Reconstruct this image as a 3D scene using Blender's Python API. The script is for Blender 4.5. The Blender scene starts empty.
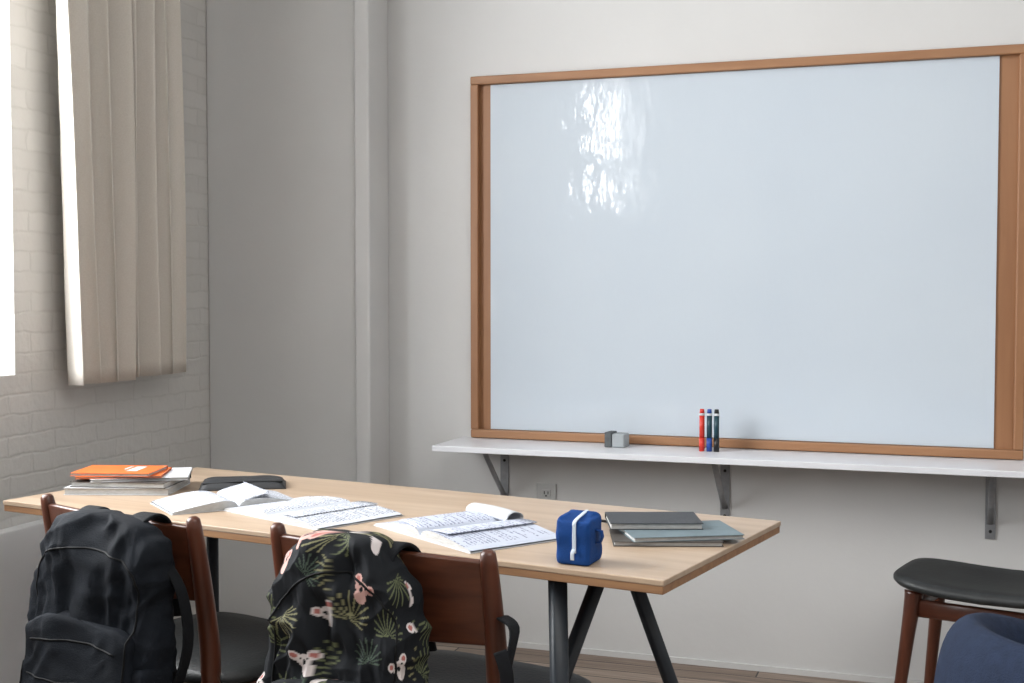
import bpy, bmesh, math, random
from mathutils import Vector, Matrix, Euler, noise
from mathutils.bvhtree import BVHTree
random.seed(4)
S=bpy.context.scene
COL=S.collection
try:
    S.view_settings.view_transform='Standard'
    S.view_settings.look='None'
except Exception: pass

# ---------------------------------------------------------------- materials
def srgb(r,g,b):
    def c(x):
        x/=255.0
        return x/12.92 if x<=.04045 else ((x+.055)/1.055)**2.4
    return (c(r),c(g),c(b),1)
class N:
    def __init__(s,name):
        s.m=bpy.data.materials.new(name); s.m.use_nodes=True
        s.nt=s.m.node_tree; s.b=s.nt.nodes['Principled BSDF']
    def n(s,t,**k):
        x=s.nt.nodes.new(t)
        for a,v in k.items(): setattr(x,a,v)
        return x
    def l(s,a,b): s.nt.links.new(a,b)
    def math(s,op,a,b=None):
        x=s.n('ShaderNodeMath',operation=op)
        for i,v in enumerate((a,b)):
            if v is None: continue
            if isinstance(v,(int,float)): x.inputs[i].default_value=v
            else: s.l(v,x.inputs[i])
        return x.outputs[0]
def mat(name,col,rough=.6,var=.08,scale=8,bump=0,bscale=60,metal=0,spec=.5,stretch=(1,1,1),sheen=0,coat=0):
    q=N(name); b=q.b
    tc=q.n('ShaderNodeTexCoord'); mp=q.n('ShaderNodeMapping'); mp.inputs['Scale'].default_value=stretch
    q.l(tc.outputs['Object'],mp.inputs['Vector'])
    nz=q.n('ShaderNodeTexNoise'); nz.inputs['Scale'].default_value=scale; nz.inputs['Detail'].default_value=5
    q.l(mp.outputs[0],nz.inputs['Vector'])
    cr=q.n('ShaderNodeValToRGB')
    cr.color_ramp.elements[0].position=.3; cr.color_ramp.elements[1].position=.7
    cr.color_ramp.elements[0].color=tuple(c*(1-var*1.5) for c in col[:3])+(1,)
    cr.color_ramp.elements[1].color=tuple(min(1,c*(1+var)) for c in col[:3])+(1,)
    q.l(nz.outputs['Fac'],cr.inputs[0]); q.l(cr.outputs[0],b.inputs['Base Color'])
    b.inputs['Roughness'].default_value=rough; b.inputs['Metallic'].default_value=metal
    b.inputs['Specular IOR Level'].default_value=spec
    b.inputs['Sheen Weight'].default_value=sheen
    b.inputs['Coat Weight'].default_value=coat
    if bump:
        n2=q.n('ShaderNodeTexNoise'); n2.inputs['Scale'].default_value=bscale; n2.inputs['Detail'].default_value=4
        q.l(mp.outputs[0],n2.inputs['Vector'])
        bp=q.n('ShaderNodeBump'); bp.inputs['Strength'].default_value=bump; bp.inputs['Distance'].default_value=.004
        q.l(n2.outputs['Fac'],bp.inputs['Height']); q.l(bp.outputs[0],b.inputs['Normal'])
    return q.m
def wood(name,c1,c2,rough=.45,axis='X',scale=6,grain=.5):
    q=N(name); b=q.b
    tc=q.n('ShaderNodeTexCoord'); mp=q.n('ShaderNodeMapping')
    st={'X':(.6,9,9),'Y':(9,.6,9),'Z':(9,9,.6)}[axis]
    mp.inputs['Scale'].default_value=st
    q.l(tc.outputs['Object'],mp.inputs['Vector'])
    nz=q.n('ShaderNodeTexNoise'); nz.inputs['Scale'].default_value=scale; nz.inputs['Detail'].default_value=8; nz.inputs['Distortion'].default_value=grain
    q.l(mp.outputs[0],nz.inputs['Vector'])
    cr=q.n('ShaderNodeValToRGB'); e=cr.color_ramp.elements
    e[0].position=.32; e[1].position=.68; e[0].color=c1; e[1].color=c2
    q.l(nz.outputs['Fac'],cr.inputs[0]); q.l(cr.outputs[0],b.inputs['Base Color'])
    b.inputs['Roughness'].default_value=rough
    return q.m
M={}
M['wall']=mat('painted_plaster',srgb(204,204,203),.7,.02,2.5,.25,25)
M['ceil']=mat('ceiling_paint',srgb(212,212,210),.8,.02)
M['white']=mat('white_gloss_paint',srgb(216,217,218),.4,.02,5)
M['shelf']=mat('shelf_laminate',srgb(216,217,221),.35,.02,5)
M['steel']=mat('bracket_metal',srgb(150,152,155),.4,.08,40,metal=.5)
M['mdf']=wood('brown_frame_wood',srgb(140,98,66),srgb(152,109,75),.5,'Z',3)
M['mdfx']=wood('brown_frame_wood_long',srgb(144,103,71),srgb(160,118,84),.5,'X',3)
M['walnut']=wood('walnut_wood',srgb(56,29,20),srgb(96,54,36),.32,'X',3)
M['walnutz']=wood('walnut_wood_upright',srgb(60,29,18),srgb(96,52,34),.32,'Z',3)
M['blackleg']=mat('black_powder_coat',srgb(34,42,50),.45,.1,30)
M['seat']=mat('black_leatherette',srgb(36,39,40),.5,.15,20,.3,120)
M['bagblack']=mat('black_nylon',srgb(16,21,28),.85,.2,10,.35,300,spec=.2)
M['bagtrim']=mat('black_webbing',srgb(13,16,20),.75,.2,60,.3,400,spec=.2)
M['zip']=mat('dark_zipper',srgb(8,9,11),.6,.1,spec=.2)
M['navy']=mat('navy_upholstery',srgb(34,44,64),.9,.12,60,.5,350,spec=.2)
M['blue']=mat('blue_case_fabric',srgb(18,62,124),.75,.12,30,.4,500,spec=.2)
M['zipw']=mat('white_zipper',srgb(200,212,224),.5,.04)
M['black']=mat('black_plastic',srgb(20,20,22),.35,.1)
M['red']=mat('red_plastic',srgb(205,50,35),.35,.05)
M['bluep']=mat('blue_plastic',srgb(30,70,150),.35,.05)
M['teal']=mat('teal_plastic',srgb(20,60,72),.35,.05)
M['felt']=mat('grey_felt',srgb(88,92,94),.9,.1,80,.5,400)
M['erase']=mat('eraser_body',srgb(150,156,159),.6,.05)
M['orange']=mat('orange_cover',srgb(222,112,52),.45,.06,20)
M['cover_w']=mat('white_cover',srgb(202,204,207),.45,.06,40)
M['paper']=mat('paper_edges',srgb(186,186,184),.8,.2,60,stretch=(1,1,30))
M['notebk']=mat('black_notebook_cover',srgb(44,46,49),.5,.1,40,.2,200)
M['tealbk']=mat('teal_notebook_cover',srgb(104,120,126),.55,.08,30)
M['greybk']=mat('grey_notebook_cover',srgb(70,66,62),.6,.08,30)
M['outlet']=mat('outlet_plate',srgb(190,191,190),.4,.02)
M['dark']=mat('dark_slot',srgb(20,20,20),.6,.02)
M['bag2trim']=mat('strap_webbing',srgb(18,20,24),.75,.15,60,.3,400,spec=.2)

# curtain: linen with some translucency
q=N('cream_linen'); b=q.b
tc=q.n('ShaderNodeTexCoord'); nz=q.n('ShaderNodeTexNoise'); nz.inputs['Scale'].default_value=220
q.l(tc.outputs['Object'],nz.inputs['Vector'])
cr=q.n('ShaderNodeValToRGB'); cr.color_ramp.elements[0].color=srgb(212,205,195); cr.color_ramp.elements[1].color=srgb(228,223,215)
q.l(nz.outputs['Fac'],cr.inputs[0]); q.l(cr.outputs[0],b.inputs['Base Color']); b.inputs['Roughness'].default_value=.9
tr=q.n('ShaderNodeBsdfTranslucent'); q.l(cr.outputs[0],tr.inputs[0])
mx=q.n('ShaderNodeMixShader'); mx.inputs[0].default_value=.2
out=q.nt.nodes['Material Output']
q.l(b.outputs[0],mx.inputs[1]); q.l(tr.outputs[0],mx.inputs[2]); q.l(mx.outputs[0],out.inputs[0])
M['curtain']=q.m

# white painted brick (bricks run along world Y / Z)
q=N('white_painted_brick'); b=q.b
tc=q.n('ShaderNodeTexCoord'); sp=q.n('ShaderNodeSeparateXYZ'); cb=q.n('ShaderNodeCombineXYZ')
q.l(tc.outputs['Object'],sp.inputs[0])
sxy=q.math('ADD',sp.outputs['Y'],sp.outputs['X'])
nw=q.n('ShaderNodeTexNoise'); nw.inputs['Scale'].default_value=14; q.l(tc.outputs['Object'],nw.inputs['Vector'])
q.l(q.math('ADD',sxy,q.math('MULTIPLY',nw.outputs['Fac'],.03)),cb.inputs[0])
q.l(q.math('ADD',sp.outputs['Z'],q.math('MULTIPLY',nw.outputs['Fac'],.018)),cb.inputs[1])
br=q.n('ShaderNodeTexBrick'); br.inputs['Scale'].default_value=1
br.inputs['Brick Width'].default_value=.205; br.inputs['Row Height'].default_value=.062
br.inputs['Mortar Size'].default_value=.007; br.inputs['Mortar Smooth'].default_value=1
br.inputs['Color1'].default_value=srgb(202,200,196); br.inputs['Color2'].default_value=srgb(197,195,191); br.inputs['Mortar'].default_value=srgb(194,192,188)
q.l(cb.outputs[0],br.inputs['Vector']); q.l(br.outputs['Color'],b.inputs['Base Color'])
b.inputs['Roughness'].default_value=.5
n2=q.n('ShaderNodeTexNoise'); n2.inputs['Scale'].default_value=30; n2.inputs['Detail'].default_value=6
q.l(tc.outputs['Object'],n2.inputs['Vector'])
h=q.math('ADD',q.math('MULTIPLY',br.outputs['Fac'],-.5),q.math('MULTIPLY',n2.outputs['Fac'],1.4))
bp=q.n('ShaderNodeBump'); bp.inputs['Strength'].default_value=.42; bp.inputs['Distance'].default_value=.006
q.l(h,bp.inputs['Height']); q.l(bp.outputs[0],b.inputs['Normal'])
M['brick']=q.m

# floor planks
q=N('worn_plank_floor'); b=q.b
tc=q.n('ShaderNodeTexCoord')
br=q.n('ShaderNodeTexBrick'); br.inputs['Scale'].default_value=1; br.offset=.37
br.inputs['Brick Width'].default_value=1.7; br.inputs['Row Height'].default_value=.085
br.inputs['Mortar Size'].default_value=.003; br.inputs['Mortar Smooth'].default_value=.1
br.inputs['Color1'].default_value=srgb(162,144,129); br.inputs['Color2'].default_value=srgb(122,104,91); br.inputs['Mortar'].default_value=srgb(42,34,28)
q.l(tc.outputs['Object'],br.inputs['Vector'])
mp=q.n('ShaderNodeMapping'); mp.inputs['Scale'].default_value=(1.2,22,1); q.l(tc.outputs['Object'],mp.inputs['Vector'])
nz=q.n('ShaderNodeTexNoise'); nz.inputs['Scale'].default_value=3; nz.inputs['Detail'].default_value=9; q.l(mp.outputs[0],nz.inputs['Vector'])
cr=q.n('ShaderNodeValToRGB'); cr.color_ramp.elements[0].position=.3; cr.color_ramp.elements[1].position=.7
cr.color_ramp.elements[0].color=(.5,.5,.5,1); cr.color_ramp.elements[1].color=(1.1,1.1,1.1,1)
q.l(nz.outputs['Fac'],cr.inputs[0])
mm=q.n('ShaderNodeMix',data_type='RGBA',blend_type='MULTIPLY'); mm.inputs[0].default_value=1
q.l(br.outputs['Color'],mm.inputs[6]); q.l(cr.outputs[0],mm.inputs[7]); q.l(mm.outputs[2],b.inputs['Base Color'])
b.inputs['Roughness'].default_value=.5
bp=q.n('ShaderNodeBump'); bp.inputs['Strength'].default_value=.4; bp.inputs['Distance'].default_value=.003
q.l(q.math('SUBTRACT',nz.outputs['Fac'],br.outputs['Fac']),bp.inputs['Height']); q.l(bp.outputs[0],b.inputs['Normal'])
M['floor']=q.m

M['tabletop']=wood('light_plywood',srgb(166,143,120),srgb(184,163,141),.38,'X',2.2,.8)
M['tableedge']=wood('plywood_edge',srgb(132,96,67),srgb(158,120,85),.5,'X',4)

# whiteboard film
q=N('whiteboard_film'); b=q.b
b.inputs['Roughness'].default_value=.05
tc=q.n('ShaderNodeTexCoord'); mp=q.n('ShaderNodeMapping'); mp.inputs['Scale'].default_value=(2.3,1,1.0)
q.l(tc.outputs['Object'],mp.inputs['Vector'])
nz=q.n('ShaderNodeTexNoise'); nz.inputs['Scale'].default_value=6.5; nz.inputs['Detail'].default_value=3; nz.inputs['Roughness'].default_value=.5; q.l(mp.outputs[0],nz.inputs['Vector'])
bp=q.n('ShaderNodeBump'); bp.inputs['Strength'].default_value=.26; bp.inputs['Distance'].default_value=.006
q.l(nz.outputs['Fac'],bp.inputs['Height']); q.l(bp.outputs[0],b.inputs['Normal'])
n3=q.n('ShaderNodeTexNoise'); n3.inputs['Scale'].default_value=3; q.l(tc.outputs['Object'],n3.inputs['Vector'])
cr=q.n('ShaderNodeValToRGB'); cr.color_ramp.elements[0].color=srgb(190,200,210); cr.color_ramp.elements[1].color=srgb(197,206,214)
q.l(n3.outputs['Fac'],cr.inputs[0]); q.l(cr.outputs[0],b.inputs['Base Color'])
M['wb']=q.m

def pagemat(name,row,dens,ink,tint,fx=190,k_=.7):
    q=N(name); b=q.b
    tc=q.n('ShaderNodeTexCoord'); sp=q.n('ShaderNodeSeparateXYZ'); q.l(tc.outputs['Object'],sp.inputs[0])
    r=q.math('DIVIDE',sp.outputs['Y'],row)
    fr=q.math('FRACT',r); fl=q.math('FLOOR',r)
    band=q.math('LESS_THAN',fr,.55)
    cb=q.n('ShaderNodeCombineXYZ'); q.l(q.math('MULTIPLY',sp.outputs['X'],fx),cb.inputs[0]); q.l(q.math('MULTIPLY',fl,7.3),cb.inputs[1])
    q.l(q.math('MULTIPLY',fr,2.0),cb.inputs[2])
    nz=q.n('ShaderNodeTexNoise'); nz.inputs['Scale'].default_value=1; nz.inputs['Detail'].default_value=1; q.l(cb.outputs[0],nz.inputs['Vector'])
    cb2=q.n('ShaderNodeCombineXYZ'); q.l(q.math('MULTIPLY',sp.outputs['X'],12),cb2.inputs[0]); q.l(q.math('MULTIPLY',fl,3.1),cb2.inputs[1])
    nb=q.n('ShaderNodeTexNoise'); nb.inputs['Scale'].default_value=1; q.l(cb2.outputs[0],nb.inputs['Vector'])
    k=q.math('MULTIPLY',band,q.math('GREATER_THAN',nz.outputs['Fac'],.48))
    k=q.math('MULTIPLY',k,q.math('GREATER_THAN',nb.outputs['Fac'],dens))
    ax=q.math('ABSOLUTE',sp.outputs['X'])
    k=q.math('MULTIPLY',k,q.math('GREATER_THAN',ax,.015)); k=q.math('MULTIPLY',k,q.math('LESS_THAN',ax,.175))
    k=q.math('MULTIPLY',k,k_)
    mm=q.n('ShaderNodeMix',data_type='RGBA'); q.l(k,mm.inputs[0]); mm.inputs[6].default_value=tint; mm.inputs[7].default_value=ink
    q.l(mm.outputs[2],b.inputs['Base Color']); b.inputs['Roughness'].default_value=.75
    return q.m
M['page1']=pagemat('printed_page',.0095,.40,srgb(78,82,98),srgb(194,198,206),k_=.8)
M['page2']=pagemat('handwritten_page',.0105,.45,srgb(92,94,122),srgb(186,192,206))

# ---------------------------------------------------------------- mesh helpers
def link(o,parent=None):
    COL.objects.link(o)
    if parent: o.parent=parent
    return o
def empty(name,loc=(0,0,0),rz=0):
    o=bpy.data.objects.new(name,None); o.empty_display_size=.1
    o.location=loc; o.rotation_euler=(0,0,rz); return link(o)
def obj(name,verts,faces,m,parent=None,smooth=False):
    me=bpy.data.meshes.new(name); me.from_pydata([tuple(v) for v in verts],[],faces); me.update()
    bm=bmesh.new(); bm.from_mesh(me); bmesh.ops.recalc_face_normals(bm,faces=bm.faces); bm.to_mesh(me); bm.free()
    if smooth:
        for p in me.polygons: p.use_smooth=True
    if m: me.materials.append(m)
    return link(bpy.data.objects.new(name,me),parent)
BF=[(0,1,3,2),(4,6,7,5),(0,4,5,1),(2,3,7,6),(0,2,6,4),(1,5,7,3)]
def box(name,lo,hi,m,parent=None,bev=0,seg=2,rot=None,loc=None):
    v=[(x,y,z) for x in (lo[0],hi[0]) for y in (lo[1],hi[1]) for z in (lo[2],hi[2])]
    o=obj(name,v,BF,m,parent)
    if bev:
        bm=bmesh.new(); bm.from_mesh(o.data)
        bmesh.ops.bevel(bm,geom=list(bm.edges),offset=bev,segments=seg,affect='EDGES',profile=.5)
        bm.to_mesh(o.data); bm.free()
    if rot: o.rotation_euler=rot
    if loc: o.location=loc
    return o
def multibox(name,boxes,m,parent=None):
    v=[];f=[]
    for lo,hi in boxes:
        k=len(v); v+=[(x,y,z) for x in (lo[0],hi[0]) for y in (lo[1],hi[1]) for z in (lo[2],hi[2])]
        f+=[tuple(i+k for i in q) for q in BF]
    return obj(name,v,f,m,parent)
def sweep(name,pts,rad,m,parent=None,sx=1.0,sy=1.0,n=12,up=Vector((0,0,1)),side=None,power=2):
    pts=[Vector(p) for p in pts]; L=len(pts)
    rr=rad if isinstance(rad,(list,tuple)) else [rad]*L
    v=[];f=[]
    for i,p in enumerate(pts):
        t=pts[min(i+1,L-1)]-pts[max(i-1,0)]
        t.normalize()
        if side is not None:
            s=(Vector(side)-t*t.dot(Vector(side)))
        else:
            s=t.cross(up)
            if s.length<1e-3: s=t.cross(Vector((0,1,0)))
        s.normalize(); nn=s.cross(t).normalized()
        for k in range(n):
            a=2*math.pi*k/n; c=math.cos(a); d=math.sin(a)
            cx=abs(c)**(2/power)*(1 if c>0 else -1); dx=abs(d)**(2/power)*(1 if d>0 else -1)
            v.append(p+s*(cx*rr[i]*sx)+nn*(dx*rr[i]*sy))
    for i in range(L-1):
        for k in range(n):
            a=i*n+k; b_=i*n+(k+1)%n; j=(i+1)*n
            f.append((a,b_,j+(k+1)%n,j+k))
    f.append(tuple(range(n))[::-1]); f.append(tuple((L-1)*n+k for k in range(n)))
    return obj(name,v,f,m,parent,True)
def smoothpts(pts,k=6):
    P=[Vector(p) for p in pts]; out=[]
    for i in range(len(P)-1):
        p0=P[max(i-1,0)];p1=P[i];p2=P[i+1];p3=P[min(i+2,len(P)-1)]
        for j in range(k):
            t=j/k
            out.append(.5*((2*p1)+(p2-p0)*t+(2*p0-5*p1+4*p2-p3)*t*t+(3*p1-p0-3*p2+p3)*t**3))
    out.append(P[-1]); return out
def cyl(name,p,r,h,m,parent=None,n=20,r2=None):
    p=Vector(p); r2=r if r2 is None else r2
    return sweep(name,[p,p+Vector((0,0,h))],[r,r2],m,parent,n=n)
def grid(name,nx,ny,fn,m,parent=None,thick=0,smooth=True):
    v=[fn(i/nx,j/ny) for j in range(ny+1) for i in range(nx+1)]
    f=[(j*(nx+1)+i,j*(nx+1)+i+1,(j+1)*(nx+1)+i+1,(j+1)*(nx+1)+i) for j in range(ny) for i in range(nx)]
    o=obj(name,v,f,m,parent,smooth)
    if thick:
        md=o.modifiers.new('thick','SOLIDIFY'); md.thickness=thick; md.offset=0
    return o

# ---------------------------------------------------------------- room
D=4.328; XL=-2.698; XR=3.2; YB=-4.2; ZC=3.3
box('floor',(XL-.3,YB-.2,-.1),(XR+.2,D+.2,0),M['floor'])
box('ceiling',(XL-.3,YB-.2,ZC),(XR+.2,D+.2,ZC+.1),M['ceil'])
box('wall_back',(XL-.3,D,0),(XR+.2,D+.2,ZC),M['wall'])
box('wall_right',(XR,YB,0),(XR+.2,D,ZC),M['wall'])
box('wall_front',(XL-.3,YB-.2,0),(XR+.2,YB,ZC),M['wall'])
wins=[(1.42,3.125,1.043,3.05),(-2.45,-.93,1.97,3.05)]
T=.32
def wl(y0,y1,z0,z1): return ((XL-T,y0,z0),(XL,y1,z1))
multibox('wall_left',[wl(YB,wins[1][0],0,ZC),wl(wins[1][0],wins[1][1],0,wins[1][2]),wl(wins[1][0],wins[1][1],wins[1][3],ZC),
  wl(wins[1][1],wins[0][0],0,ZC),wl(wins[0][0],wins[0][1],0,wins[0][2]),wl(wins[0][0],wins[0][1],wins[0][3],ZC),wl(wins[0][1],D,0,ZC)],M['brick'])
for i,(y0,y1,z0,z1) in enumerate(wins):
    x0=XL-.27;x1=XL-.21; w=.05
    bx=[((x0,y0,z0),(x1,y0+w,z1)),((x0,y1-w,z0),(x1,y1,z1)),((x0,y0+w,z0),(x1,y1-w,z0+w)),((x0,y0+w,z1-w),(x1,y1-w,z1))]
    ym=(y0+y1)/2; zm=z0+(z1-z0)*(.5,.40)[i]
    hb=(.02,.09)[i]
    bx+=[((x0+.01,y0+w,zm-hb),(x1-.01,y1-w,zm+hb)),((x0+.01,ym-.015,z0+w),(x1-.01,ym+.015,zm-hb)),((x0+.01,ym-.015,zm+hb),(x1-.01,ym+.015,z1-w))]
    multibox('window_%d'%(i+1),bx,M['white'])
pil=multibox('trim_1',[((XL,D-.15,0),(-2.07,D,ZC)),((-2.07,D-.17,0),(-2.01,D,ZC))],M['wall'])
bv=pil.modifiers.new('b','BEVEL'); bv.width=.008; bv.segments=3
box('baseboard_back',(-2.01,D-.008,0),(XR,D,.02),M['wall'])
box('trim_2',(XL,1.2,0.03),(XL+.05,3.30,.585),M['white'],bev=.004)

# ---------------------------------------------------------------- curtain
def curtain(y0,y1,seed,nf,xc,zb,zt,slant,drop):
    def fn(u,w):
        z=zt+(zb-zt)*w
        g=.45+.55*w
        uu=u+.035*math.sin(2*math.pi*u*1.3+seed)+.012*math.sin(w*3.1+seed+u*4)
        ph=uu*nf*math.pi+seed
        ridge=abs(math.sin(ph))**.75
        amp=(.060+.022*math.sin(u*5+seed*2))*(.75+.25*w)
        y=y0+(y1-y0)*u+.016*math.sin(2*ph+.6)*g+.006*math.sin(w*3+seed)-slant*(1-w)*(1-u)
        x=xc+amp*(ridge*1.7-1)+.004*math.sin(u*nf*9+w*2.5)
        x+=.010*math.sin(w*4+u*5)
        return (x,y,z+drop*ridge*w)
    return fn
cu=empty('curtain',(0,0,0))
grid('cloth_front',200,40,curtain(3.23,3.49,1.0,3.0,XL+.125,1.0,2.98,.13,.008),M['curtain'],cu,.003)
grid('cloth_rear',200,40,curtain(3.495,3.81,.2,3.2,XL+.115,1.005,2.98,.02,.008),M['curtain'],cu,.003)
rod=empty('curtain_rod')
sweep('rod',[(XL+.13,1.3,3.0),(XL+.13,3.98,3.0)],.013,M['blackleg'],rod)
for k,y in enumerate((1.35,3.93)):
    sweep('bracket_%d'%k,[(XL-.0,y,3.0),(XL+.13,y,3.0)],.008,M['blackleg'],rod)
    sweep('finial_%d'%k,[(XL+.13,y-.06+.12*k,3.0),(XL+.13,y-.03+.12*k,3.0),(XL+.13,y-.0+.12*k,3.0)],[.01,.025,.01],M['blackleg'],rod)

# ---------------------------------------------------------------- whiteboard
wb=empty('whiteboard')
x0,x1,z0,z1=-1.672,.197,.764,2.067
box('backing_panel',(x0+.01,D-.012,z0+.005),(x1-.01,D-.001,z1-.005),M['mdf'],wb)
fw=.03
def fr(n,lo,hi,m='mdf'): box(n,lo,hi,M[m],wb,bev=.004)
fr('frame_top',(x0,D-.035,z1-fw),(x1,D-.001,z1),'mdfx'); fr('frame_bottom',(x0,D-.035,z0),(x1,D-.001,z0+fw),'mdfx')
fr('frame_left',(x0,D-.035,z0+fw),(x0+fw,D-.001,z1-fw)); fr('frame_right',(x1-fw,D-.035,z0+fw),(x1,D-.001,z1-fw))
box('writing_surface',(-1.600,D-.017,.796),(.109,D-.012,2.036),M['wb'],wb)

# shelf + brackets
sh=empty('wall_shelf')
box('board',(-1.715,4.035,.742),(.75,D-.002,.762),M['shelf'],sh,bev=.002)
for k,x in enumerate((-1.551,-.749,.103)):
    e=empty('shelf_bracket',(x,D-.001,.742)); 
    box('wall_plate',(-.016,-.005,-.24),(.016,0,0),M['steel'],e,bev=.001)
    box('arm',(-.016,-.25,-.005),(.016,0,0),M['steel'],e,bev=.001)
    sweep('brace',[(0,-.005,-.19),(0,-.11,-.10),(0,-.21,-.006)],.008,M['steel'],e,sx=1.3,sy=.45)
    for j,zz in enumerate((-.06,-.215)): cyl('screw_%d'%j,(0,0,0),.005,.004,M['dark'],e).matrix_local=Matrix.Translation((0,-.004,zz))@Matrix.Rotation(math.pi/2,4,'X')
e=empty('whiteboard_eraser',(-1.10,4.215,.762),-.1)
box('felt_pad',(-.038,-.03,0),(-.012,.03,.052),M['felt'],e,bev=.004)
box('body',(-.012,-.028,0),(.034,.028,.048),M['erase'],e,bev=.006)
for x,m1,m2 in ((-.806,'red','red'),(-.781,'teal','bluep'),(-.757,'black','black')):
    e=empty('marker',(x,4.20,.762))
    cyl('cap',(0,0,0),.0095,.045,M[m2],e); cyl('barrel',(0,0,.045),.0088,.075,M[m1] if m1!='black' else M['teal'],e)
    cyl('band',(0,0,.1195),.0089,.008,M['cover_w'],e)
    cyl('end',(0,0,.127),.0085,.014,M[m2],e,r2=.007)
e=empty('wall_outlet',(-1.391,D,.548))
box('plate',(-.037,-.007,-.058),(.037,-.0005,.058),M['outlet'],e,bev=.003)
for k,z in enumerate((.022,-.022)):
    box('socket_%d'%k,(-.017,-.010,z-.014),(.017,-.006,z+.014),M['outlet'],e,bev=.003)
    for j,x in enumerate((-.008,.006)): box('slot_%d%d'%(k,j),(x,-.0112,z-.003),(x+.003,-.0098,z+.008),M['dark'],e)
    cyl('ground_%d'%k,(0,0,0),.003,.0015,M['dark'],e).matrix_local=Matrix.Translation((0,-.0098,z-.008))@Matrix.Rotation(math.pi/2,4,'X')

# ---------------------------------------------------------------- table
TO=Vector((-.542,2.389,0)); TA=math.radians(-10.18)
def TW(x,y,z=0): return TO+Vector((math.cos(TA)*x-math.sin(TA)*y,math.sin(TA)*x+math.cos(TA)*y,z))
def temp(name,x,y,z=.7405,r=0): return empty(name,TW(x,y,z),TA+math.radians(r))
tb=temp('dining_table',0,0,0)
tt=box('tabletop',(-1.885,-.0,.728),(0.012,.73,.74),M['tabletop'],tb,bev=.002)
box('tabletop_core',(-1.883,.002,.711),(.010,.728,.7285),M['tableedge'],tb,bev=.002)
def leg(n,a,b_,r=.015): sweep(n,[a,b_],r,M['blackleg'],tb,sx=1.0,sy=1.0,n=16,power=4)
leg('leg_1',(-.245,.05,.712),(-.235,.06,0),.018)
leg('leg_2',(-.27,.36,.712),(-.43,.06,0))
leg('leg_3',(-.25,.38,.712),(-.09,.62,0))
leg('leg_4',(-1.72,.62,.712),(-1.74,.64,0),.018)
leg('leg_5',(-1.64,.36,.712),(-1.50,.06,0))
leg('leg_6',(-1.66,.12,.712),(-1.76,.06,0),.018)
box('rail_1',(-.30,.06,.70),(-.22,.66,.711),M['blackleg'],tb,bev=.002)
box('rail_2',(-1.76,.06,.70),(-1.60,.66,.711),M['blackleg'],tb,bev=.002)

# ---------------------------------------------------------------- chairs
def chair(x,y,r=0):
    e=temp('dining_chair',x,y,0,r)
    hw=.262
    for k,s in enumerate((-1,1)):
        pts=smoothpts([(s*(hw-.02),-.03,0),(s*(hw-.015),.03,.25),(s*(hw-.01),.045,.45),(s*hw,.02,.62),(s*(hw+.003),-.012,.80)],6)
        n=len(pts); rr=[.013+.010*math.sin(math.pi*min(1,i/(n-1)*1.05)*.8+.2) for i in range(n)]
        rr[-1]=.015; pts.append(pts[-1]+Vector((0,-.001,.006))); rr.append(.009)
        sweep('rear_post_%d'%k,pts,rr,M['walnutz'],e,n=16)
        sweep('front_leg_%d'%k,[(s*.23,.45,.41),(s*.235,.475,0)],[.021,.012],M['walnutz'],e,n=16)
        sweep('side_rail_%d'%k,[(s*.245,.05,.375),(s*.235,.44,.375)],.02,M['walnutz'],e,sx=.5,sy=1,n=12,power=4)
    sweep('front_rail',[(-.23,.445,.375),(.23,.445,.375)],.02,M['walnut'],e,sx=.5,sy=1,power=4)
    sweep('rear_rail',[(-.245,.05,.375),(.245,.05,.375)],.02,M['walnut'],e,sx=.5,sy=1,power=4)
    def fn(u,w):
        xx=(u*2-1)*(hw-.005); z=.615+.17*w
        yy=.018-.035*math.cos((u*2-1)*math.pi/2)-(z-.62)*.17
        z+= .006*math.cos((u*2-1)*math.pi/2)*(w*2-1)
        return (xx,yy,z)
    o=grid('backrest',30,8,fn,M['walnut'],e,.016)
    b_=o.modifiers.new('b','BEVEL'); b_.width=.005; b_.segments=3
    v=[];f=[]; nU=40
    prof=[(.90,.393),(.985,.398),(1,.408),(.985,.420),(.93,.428),(.7,.433),(.35,.432)]
    for sc,z in prof:
        for k in range(nU):
            a=2*math.pi*k/nU; c=math.cos(a); d=math.sin(a); pw=.42
            xx=.262*sc*abs(c)**pw*(1 if c>0 else -1); yy=.225*sc*abs(d)**pw*(1 if d>0 else -1)
            v.append((xx,.285+yy,z))
    for i in range(len(prof)-1):
        for k in range(nU): f.append((i*nU+k,i*nU+(k+1)%nU,(i+1)*nU+(k+1)%nU,(i+1)*nU+k))
    f.append(tuple(range(nU))); f.append(tuple((len(prof)-1)*nU+k for k in range(nU)))
    obj('seat',v,f,M['seat'],e,True)
    return e
chair(-1.266,-.17,-6)
chair(-.53,-.175,-2)

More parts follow.
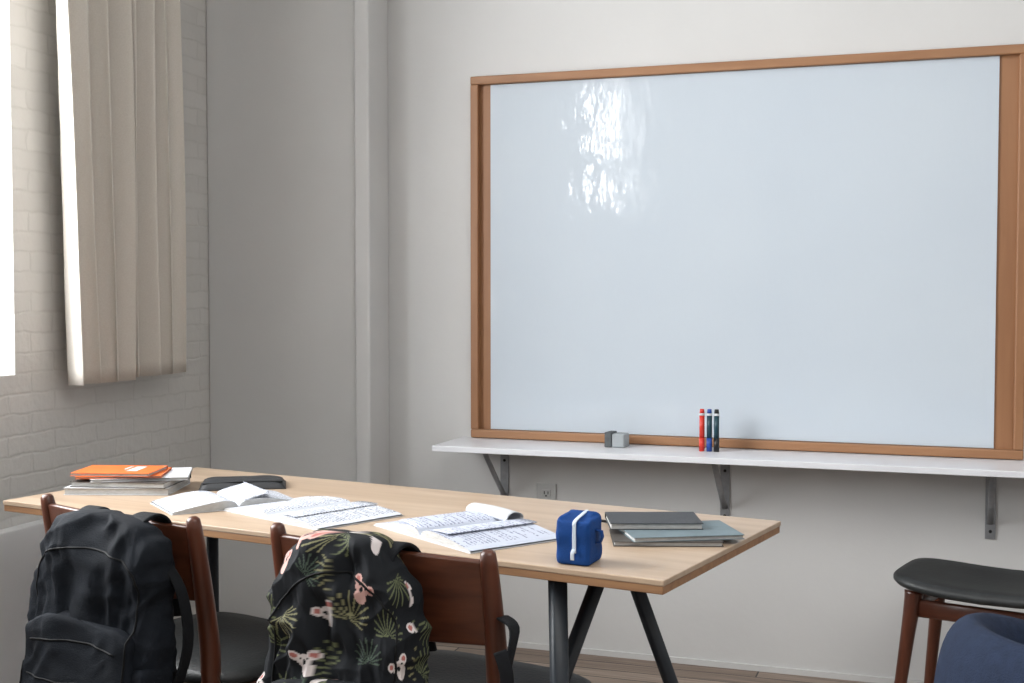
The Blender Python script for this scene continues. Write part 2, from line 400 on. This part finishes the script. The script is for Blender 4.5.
# ---------------------------------------------------------------- backpacks
def bagbody(name,w,d,h,nU,nV,parent,m,top=.5,wr=.008,seed=0,colfn=None,pw=.55,lean=0,y0=0,zb=0,x0=0,taper=0,skew=0,slope=0,tex=2.6,drape=0):
    verts=[];faces=[]; cols=[]
    for j in range(nV+1):
        t=j/nV
        if t>1-top: s=((t-(1-top))/top); pr=(max(0,1-s**tex))**(1/tex)
        elif t<.14: s=1-t/.14; pr=.80+.20*(max(0,1-s**2))**.5
        else: pr=1
        full=1+.06*math.sin(math.pi*min(1,t*1.3))
        tp=1-taper*t
        for k in range(nU):
            a=2*math.pi*k/nU; c=math.cos(a); dd=math.sin(a)
            x=.5*w*tp*pr*full*abs(c)**pw*(1 if c>0 else -1)
            y=.5*d*(.25+.75*pr if pr>0.001 else 0)*abs(dd)**pw*(1 if dd>0 else -1)
            if t>.999: y*=.6
            p=Vector((x,y,t*h))
            nrm=Vector((c,dd,.2))
            q_=Vector((x*8+seed,y*6,t*h*7+x*4))
            n1=noise.noise(q_); n2_=noise.noise(q_*2.1+Vector((5,1,2)))
            ridge=1-2*abs(noise.noise(Vector((x*11+seed*2,y*4,t*h*16-x*9))))
            ridge2=1-2*abs(noise.noise(Vector((x*20+seed,y*4,t*h*13+x*14))))
            wv=n1*1.1+.5*n2_+.5*(ridge-.5)+.28*(ridge2-.5)+.18*noise.noise(q_*6)
            # long folds falling from the top where the bag hangs from the chair
            wv+=drape*(1-2*abs(noise.noise(Vector((x*26+seed,3,t*h*4))))-.4)*(.3+.7*math.sin(math.pi*min(1,t*1.05)))
            p+=nrm*wr*wv*(.35+.65*min(1,pr*1.5))
            p+=Vector((x0+skew*t*t,y0+lean*t*h,zb))
            p.z+=.016*noise.noise(Vector((x*9,seed,2)))*t+slope*x*t
            verts.append(p)
            if colfn: cols.append(colfn(a,c,dd,x,y,t*h,pr))
    for j in range(nV):
        for k in range(nU): faces.append((j*nU+k,j*nU+(k+1)%nU,(j+1)*nU+(k+1)%nU,(j+1)*nU+k))
    faces.append(tuple(range(nU))[::-1]); faces.append(tuple(nV*nU+k for k in range(nU)))
    o=obj(name,verts,faces,m,parent,True)
    if colfn:
        ca=o.data.color_attributes.new('pattern','FLOAT_COLOR','POINT')
        ca.data.foreach_set('color',[c for col in cols for c in col])
    return o
def ribbon(name,pts,w,th,m,parent,side=(1,0,0),k=6):
    return sweep(name,smoothpts(pts,k),1,m,parent,sx=w/2,sy=th/2,n=16,side=side,power=5)
def seam(name,objs,xz,r,m,parent,off=.0002):
    """thin piping laid on the front of the given parts"""
    trees=[BVHTree.FromPolygons([v.co.copy() for v in o.data.vertices],[tuple(p.vertices) for p in o.data.polygons]) for o in objs]
    pts=[]
    for x,z in xz:
        ys=[]
        for t in trees:
            hit=t.ray_cast(Vector((x,-1,z)),Vector((0,1,0)))
            if hit[0] is not None: ys.append(hit[0].y)
        if ys: pts.append(Vector((x,min(ys)-off,z)))
    if len(pts)>2: return sweep(name,pts,r,m,parent,n=8,up=Vector((0,1,0)))

# black backpack hanging on the chair back
B1=temp('black_backpack',-1.185,-.335,.325,0)
bb=bagbody('main_body',.385,.115,.49,160,120,B1,M['bagblack'],.27,.017,3,lean=.10,taper=.08,skew=.010,slope=-.05,tex=2.7,drape=.8)
bp_=bagbody('front_pocket',.31,.04,.25,110,60,B1,M['bagblack'],.18,.010,9,y0=-.058,zb=.02,lean=.10,tex=3,drape=.4)
bagbody('side_pocket',.05,.09,.16,50,30,B1,M['bagblack'],.2,.006,5,x0=.178,y0=-.0,zb=.03)
seam('main_zipper',[bb,bp_],[(-.155,.10+.02*i) for i in range(13)]+[(-.155*math.cos(math.pi*i/40),.345+.075*math.sin(math.pi*i/40)**.7) for i in range(1,40)]+[(.155,.34-.02*i) for i in range(13)],.0024,M['zip'],B1)
seam('pocket_zipper',[bb,bp_],[(-.13+.26*i/30,.215+.012*math.sin(math.pi*i/30)) for i in range(31)],.0024,M['zip'],B1)
seam('lower_seam',[bb,bp_],[(-.14+.28*i/30,.14-.004*math.sin(math.pi*i/15)) for i in range(31)],.002,M['zip'],B1)
for i,s in enumerate((-1,1)):
    ribbon('shoulder_strap_%d'%i,[(s*.08,.035,.445),(s*.08,.060,.474),(s*.085,.10,.482),(s*.09,.128,.455),(s*.09,.14,.38),(s*.11,.15,.25)],.055,.010,M['bagtrim'],B1)
ribbon('side_strap',[(.14,.05,.42),(.205,.06,.34),(.225,.06,.22),(.20,.03,.10),(.17,0,.06)],.03,.006,M['bagtrim'],B1,side=(0,1,0))

# patterned backpack
BLK=srgb(22,25,29)[:3]; 
GR=[srgb(92,98,70)[:3],srgb(70,84,72)[:3],srgb(118,116,86)[:3]]
PK=srgb(196,158,150)[:3]; WH=srgb(206,198,196)[:3]; RD=srgb(168,104,98)[:3]
leaves=[];anim=[]
rnd=random.Random(11)
for gy in range(7):
    for gx in range(15):
        px_=-.5+gx*.068+(.034 if gy%2 else 0)+rnd.uniform(-.012,.012); pz=.02+gy*.066+rnd.uniform(-.012,.012)
        if (gx+gy*2)%3==0: anim.append((px_,pz,rnd.uniform(-.9,.9),rnd.choice([0,0,1])))
        else: leaves.append((px_,pz,rnd.uniform(0,6.28),rnd.uniform(.036,.052),rnd.choice(GR)))
def pat(s,z):
    s/=1.2; z/=1.2
    col=BLK
    for lx,lz,la,lr,lc in leaves:
        dx=s-lx;dz=z-lz
        if abs(dx)>lr or abs(dz)>lr: continue
        r=math.hypot(dx,dz)
        if r>lr: continue
        th=math.atan2(dz,dx)-la
        th=(th+math.pi)%(2*math.pi)-math.pi
        if abs(th)<1.75:
            k=th*3.0
            fr_=abs(k-round(k))
            if r<lr*math.cos(th*.55) and fr_<.28*(1-r/lr*.7) : col=lc
    for ax,az,aa,kind in anim:
        dx=s-ax;dz=z-az
        if abs(dx)>.034 or abs(dz)>.034: continue
        ca=math.cos(aa);sa=math.sin(aa); x=dx*ca+dz*sa; y=-dx*sa+dz*ca
        main=WH if kind==0 else PK
        if ((x-.004)/.0115)**2+((y+.014)/.011)**2<1: col=main
        for sg in(-1,1):
            if (x-sg*.0135)**2+(y-.008)**2<.0075**2: col=main
            if (x-sg*.0135)**2+(y-.008)**2<.0042**2: col=RD
        if (x/.0125)**2+(y/.0105)**2<1: col=main
        if (x/.0030)**2+((y+.002)/.0045)**2<1: col=BLK
        for sg in(-1,1):
            if (x-sg*.006)**2+(y-.003)**2<.0017**2: col=BLK
    return col
def cf(a,c,dd,x,y,z,pr):
    s=x if dd<0 else (.42-x if x>0 else -.42-x)
    s+= (y+.07)*(1 if c>0 else -1)
    cc=pat(s,z); return (cc[0],cc[1],cc[2],1)
q=N('leaf_and_koala_print'); at=q.n('ShaderNodeAttribute',attribute_name='pattern'); q.l(at.outputs['Color'],q.b.inputs['Base Color'])
q.b.inputs['Roughness'].default_value=.8; q.b.inputs['Specular IOR Level'].default_value=.2
nz=q.n('ShaderNodeTexNoise'); nz.inputs['Scale'].default_value=400; tc=q.n('ShaderNodeTexCoord'); q.l(tc.outputs['Object'],nz.inputs['Vector'])
bp=q.n('ShaderNodeBump'); bp.inputs['Strength'].default_value=.25; bp.inputs['Distance'].default_value=.002; q.l(nz.outputs['Fac'],bp.inputs['Height']); q.l(bp.outputs[0],q.b.inputs['Normal'])
M['print']=q.m
B2=temp('patterned_backpack',-.520,-.33,.335,4)
b2=bagbody('main_body',.355,.120,.495,430,270,B2,M['print'],.34,.021,21,colfn=cf,lean=.10,taper=.22,skew=-.008,slope=-.10,drape=.8)
b2p=bagbody('front_pocket',.27,.04,.21,360,130,B2,M['print'],.22,.010,33,colfn=lambda a,c,d,x,y,z,p:cf(a,c,d,x+.03,y,z+.03,p),y0=-.056,zb=.02,lean=.10,drape=.4)
seam('main_zipper',[b2,b2p],[(-.138,.10+.02*i) for i in range(11)]+[(-.138*math.cos(math.pi*i/40)*(1-.15*math.sin(math.pi*i/40)),.31+.12*math.sin(math.pi*i/40)) for i in range(1,40)]+[(.138,.30-.02*i) for i in range(11)],.0024,M['zip'],B2)
seam('pocket_zipper',[b2,b2p],[(-.115+.23*i/30,.185+.015*math.sin(math.pi*i/30)) for i in range(31)],.0024,M['zip'],B2)
for i,s in enumerate((-1,1)):
    ribbon('shoulder_strap_%d'%i,[(s*.07,.04,.43),(s*.075,.06,.462),(s*.08,.10,.470),(s*.09,.13,.44),(s*.09,.14,.37),(s*.11,.15,.25)],.045,.010,M['bag2trim'],B2)
ribbon('loose_strap',[(.15,.04,.22),(.20,.05,.17),(.26,.055,.15),(.315,.06,.20),(.33,.065,.27),(.325,.10,.33),(.28,.14,.34)],.030,.005,M['bag2trim'],B2,side=(0,1,0))
ribbon('loose_strap_tail',[(.318,.055,.30),(.335,.05,.25),(.325,.05,.17),(.31,.05,.06)],.026,.004,M['bag2trim'],B2,side=(1,.3,0))

# ---------------------------------------------------------------- books
def book(parent,name,w,l,t,z,m,rot=0,dx=0,dy=0):
    e=bpy.data.objects.new(name,None); link(e,parent); e.location=(dx,dy,z); e.rotation_euler=(0,0,math.radians(rot))
    c=.0012
    box('back_cover',(-w/2,-l/2,0),(w/2,l/2,c),m,e)
    box('page_block',(-w/2+.003,-l/2+.003,c),(w/2-.004,l/2-.003,t-c),M['paper'],e)
    box('front_cover',(-w/2,-l/2,t-c),(w/2,l/2,t),m,e)
    box('spine',(-w/2-.001,-l/2,0),(-w/2+.001,l/2,t),m,e)
    return e
st=temp('stack_of_books',-1.735,.30,.7405,-62)
book(st,'book_1',.21,.29,.019,0,M['cover_w'])
book(st,'book_2',.20,.27,.015,.0192,M['greybk'],-5,.0,.01)
book(st,'magazine',.20,.26,.008,.0344,M['cover_w'],12,-.02,.035)
book(st,'exercise_book',.17,.23,.006,.0426,M['orange'],7,.0,-.01)
ow=book(st,'orange_workbook',.16,.22,.009,.0488,M['orange'],-2,.010,-.02)
box('title_label',(-.055,.03,.009),(.035,.06,.0094),M['cover_w'],ow)
box('subtitle_label',(-.055,.012,.009),(.0,.02,.0094),M['cover_w'],ow)
fo=temp('black_folder',-1.49,.50,.7405,-50)
def pouch(u,w):
    x=(u*2-1);y=(w*2-1)
    return (x*.07,y*.12,.024*(max(0,(1-x**6)*(1-y**6)))**.4+.002*noise.noise(Vector((x*2,y*2,3))))
grid('top_cover',20,24,pouch,M['notebk'],fo)
box('base',(-.07,-.12,0),(.07,.12,.003),M['notebk'],fo)
sweep('zipper',[(.056,-.11,.018),(.060,0,.021),(.056,.11,.018)],.002,M['zip'],fo)

def opennb(name,x,y,r,pw,pl,mt,hump=.014,lifts=(),roll=None):
    e=temp(name,x,y,.7405,r)
    def prof(a):
        return .003+hump*(math.sin(min(1,a*1.0)**.55*math.pi)**.8 if a<1 else 0)*(1-.25*a)+.002
    def fn(u,w):
        xx=(u*2-1); return (xx*pw,(w-.5)*pl,prof(abs(xx))+.0015*noise.noise(Vector((xx*3,w*3,pw*50))))
    n=40
    grid('pages',n,10,fn,mt,e)
    v=[];f=[]
    for j,w in enumerate((0,1)):
        for i in range(n+1):
            p=fn(i/n,w); v+= [(p[0],p[1],.0012),(p[0],p[1],p[2])]
        k=j*(n+1)*2
        for i in range(n): f.append((k+2*i,k+2*i+2,k+2*i+3,k+2*i+1))
    obj('page_edges',v,f,M['paper'],e)
    box('cover',(-pw-.003,-pl/2-.003,0),(pw+.003,pl/2+.003,.0014),M['cover_w'],e)
    for i,(side,h,frac) in enumerate(lifts):
        def cf2(u,w):
            a=u*frac; ang=a*2.2
            return (side*(math.sin(ang)/2.2*pw*1.05+.003),(w-.5)*pl*.99+a*.012,prof(min(.99,a*.9))+.001+h*(1-math.cos(ang))/1.5)
        grid('lifted_page_%d'%i,24,8,cf2,mt,e,.0006)
    if roll:
        sx_,rr,ln=roll
        def rf(u,w):
            a=u*2*math.pi*.85
            return (sx_+(w-.5)*ln,pl/2-.012+math.sin(a)*rr*1.7,.012+rr-math.cos(a)*rr+.003*math.sin(w*3))
        grid('curled_page',28,12,rf,M['cover_w'],e,.0008)
    return e
opennb('open_notebook',-1.33,.255,60,.17,.20,M['page1'],.020,((1,.014,.95),(1,.028,.85)))
opennb('open_notebook',-1.045,.25,-14,.195,.26,M['page1'],.014,((1,.005,.95),))
opennb('open_notebook',-.575,.225,-24,.20,.25,M['page2'],.020,((1,.010,.97),(-1,.016,.9)),(-.045,.014,.17))
e=temp('pencil',-.40,.50,.745,-10)
sweep('shaft',[(-.07,0,0),(.07,0,0)],.0036,M['black'],e,n=6); sweep('tip',[(.07,0,0),(.085,0,0)],[.0036,.0005],M['tabletop'],e,n=6)

st=temp('stack_of_notebooks',-.135,.41,.7405,0)
book(st,'grey_notebook',.17,.24,.010,.0,M['greybk'],-62,-.01,-.03)
book(st,'teal_notebook',.18,.25,.010,.0102,M['tealbk'],-52,.01,.0)
book(st,'black_notebook',.15,.21,.014,.0204,M['notebk'],-60,-.065,.03)

# pencil case
pc=temp('pencil_case',-.205,.07,.7405,6)
v=[];f=[];nU=48;nV=30
w,d,hh=.076,.080,.096
for j in range(nV+1):
    t=.5-.5*math.cos(math.pi*j/nV); s=abs(t*2-1); pr=max(0,1-s**12)**(1/12)*.98 if 0<j<nV else .6
    for k in range(nU):
        a=2*math.pi*k/nU;c=math.cos(a);dd=math.sin(a)
        p=Vector((w/2*pr*abs(c)**.2*(1 if c>0 else -1),d/2*pr*abs(dd)**.2*(1 if dd>0 else -1),t*hh*(1+.06*dd-.03*c)))
        p+=Vector((c,dd,0))*.003*noise.noise(p*40); v.append(p)
for j in range(nV):
    for k in range(nU): f.append((j*nU+k,j*nU+(k+1)%nU,(j+1)*nU+(k+1)%nU,(j+1)*nU+k))
f.append(tuple(range(nU))[::-1]);f.append(tuple(nV*nU+k for k in range(nU)))
obj('body',v,f,M['blue'],pc,True)
zp=smoothpts([(.004,-.0405,.026),(.004,-.041,.050),(.004,-.0405,.078),(.004,-.036,.0905),(.004,0,.0970),(.004,.036,.1015)],6)
ribbon('zipper_tape',zp[::3],.008,.0025,M['zipw'],pc)
ribbon('pull_tab',[(.004,-.042,.034),(.002,-.0455,.026),(.001,-.043,.012)],.008,.002,M['zipw'],pc)
sweep('side_loop',[(.037,0,.070),(.049,0,.067),(.051,0,.055),(.047,0,.045),(.037,0,.043)],1,M['blue'],pc,sx=.008,sy=.0015,side=(0,1,0))

# ---------------------------------------------------------------- stool
sl=empty('upholstered_stool',(.115,3.90,0),math.radians(-14))
v=[];f=[];nU=56
prof=[(.90,.427),(.97,.430),(1,.438),(1,.447),(.97,.456),(.88,.461),(.6,.457),(.3,.453),(.05,.452)]
for sc,z in prof:
    for k in range(nU):
        a=2*math.pi*k/nU;c=math.cos(a);dd=math.sin(a);pw=.5
        xx=.275*sc*abs(c)**pw*(1 if c>0 else -1); yy=.20*sc*abs(dd)**pw*(1 if dd>0 else -1)
        v.append((xx,yy,z+.022*(xx/.275)**2))
for i in range(len(prof)-1):
    for k in range(nU): f.append((i*nU+k,i*nU+(k+1)%nU,(i+1)*nU+(k+1)%nU,(i+1)*nU+k))
f.append(tuple(range(nU)));f.append(tuple((len(prof)-1)*nU+k for k in range(nU)))
obj('seat_cushion',v,f,M['seat'],sl,True)
for k,(sx_,sy_) in enumerate(((-1,-1),(1,-1),(-1,1),(1,1))):
    pts=smoothpts([(sx_*.20,sy_*.135,.43),(sx_*.21,sy_*.15,.33),(sx_*.245,sy_*.18,0)],5)
    sweep('leg_%d'%k,pts,[.028-.014*i/(len(pts)-1) for i in range(len(pts))],M['walnutz'],sl,n=14)
for k,s in enumerate((-1,1)):
    sweep('rail_front_%d'%k,[(-.20,s*.142,.385),(.20,s*.142,.385)],.026,M['walnut'],sl,sx=.45,power=4)
    sweep('rail_side_%d'%k,[(s*.205,-.142,.385),(s*.205,.142,.385)],.026,M['walnut'],sl,sx=.45,power=4)

# ---------------------------------------------------------------- navy tub chair
tc_=empty('tub_armchair',(.32,2.15,0),math.radians(-25))
nA=48; v=[];f=[]
ring=[(.0,.40),(-.012,.55),(-.004,.68),(.012,.760),(.05,.795),(.085,.773),(.095,.69),(.088,.55),(.08,.42)]
for i in range(nA+1):
    a=math.radians(-215+250*i/nA)
    edge=abs(i/nA*2-1); k=1-.22*edge**3
    for off,z in ring:
        r=.35-off; v.append((r*math.cos(a),r*math.sin(a)*.98,.40+(z-.40)*k))
n=len(ring)
for i in range(nA):
    for j in range(n-1): f.append((i*n+j,i*n+j+1,(i+1)*n+j+1,(i+1)*n+j))
    f.append((i*n+n-1,i*n,(i+1)*n,(i+1)*n+n-1))
f.append(tuple(range(n)));f.append(tuple(nA*n+j for j in range(n)))
o=obj('back_shell',v,f,M['navy'],tc_,True)
sd=o.modifiers.new('s','SUBSURF'); sd.levels=1; sd.render_levels=2
v=[];f=[];prof=[(.9,.36),(1,.375),(1,.44),(.95,.462),(.7,.47),(.1,.472)]
for sc,z in prof:
    for k in range(nU):
        a=2*math.pi*k/nU; v.append((.265*sc*math.cos(a),.04+.29*sc*math.sin(a),z))
for i in range(len(prof)-1):
    for k in range(nU): f.append((i*nU+k,i*nU+(k+1)%nU,(i+1)*nU+(k+1)%nU,(i+1)*nU+k))
f.append(tuple(range(nU)));f.append(tuple((len(prof)-1)*nU+k for k in range(nU)))
obj('seat_cushion',v,f,M['navy'],tc_,True)
for k,(sx_,sy_) in enumerate(((-1,-1),(1,-1),(-1,1),(1,1))):
    sweep('leg_%d'%k,[(sx_*.17,sy_*.17,.40),(sx_*.22,sy_*.22,0)],[.018,.011],M['walnutz'],tc_)

# ---------------------------------------------------------------- lights
def area(name,loc,rot,sx,sy,e,col=(1,1,1)):
    l=bpy.data.lights.new(name,'AREA'); l.shape='RECTANGLE'; l.size=sx; l.size_y=sy; l.energy=e; l.color=col
    o=bpy.data.objects.new(name,l); o.location=loc; o.rotation_euler=rot; return link(o)
area('daylight_1',(XL-.75,2.27,2.30),(0,-math.pi/2,0),2.9,2.6,385,(.98,.99,1))
area('daylight_2',(XL-.50,-2.3,2.60),(0,-math.pi/2,0),1.7,3.6,420,(.98,.99,1))
area('ceiling_fill',(.9,.6,ZC-.03),(0,0,0),2.6,3.0,82,(1,.99,.98))  # added soft fill light under the ceiling, stands for no actual fixture
w=bpy.data.worlds.new('overcast'); S.world=w; w.use_nodes=True
w.node_tree.nodes['Background'].inputs[0].default_value=(.88,.94,1,1); w.node_tree.nodes['Background'].inputs[1].default_value=1.4

# ---------------------------------------------------------------- camera
cd=bpy.data.cameras.new('camera'); cd.sensor_width=36; cd.lens=1270/1024*36
co=bpy.data.objects.new('camera',cd); co.location=(0,0,1.3)
co.rotation_euler=(math.pi/2-math.atan(51.5/1270),0,math.radians(19.4))
COL.objects.link(co); S.camera=co
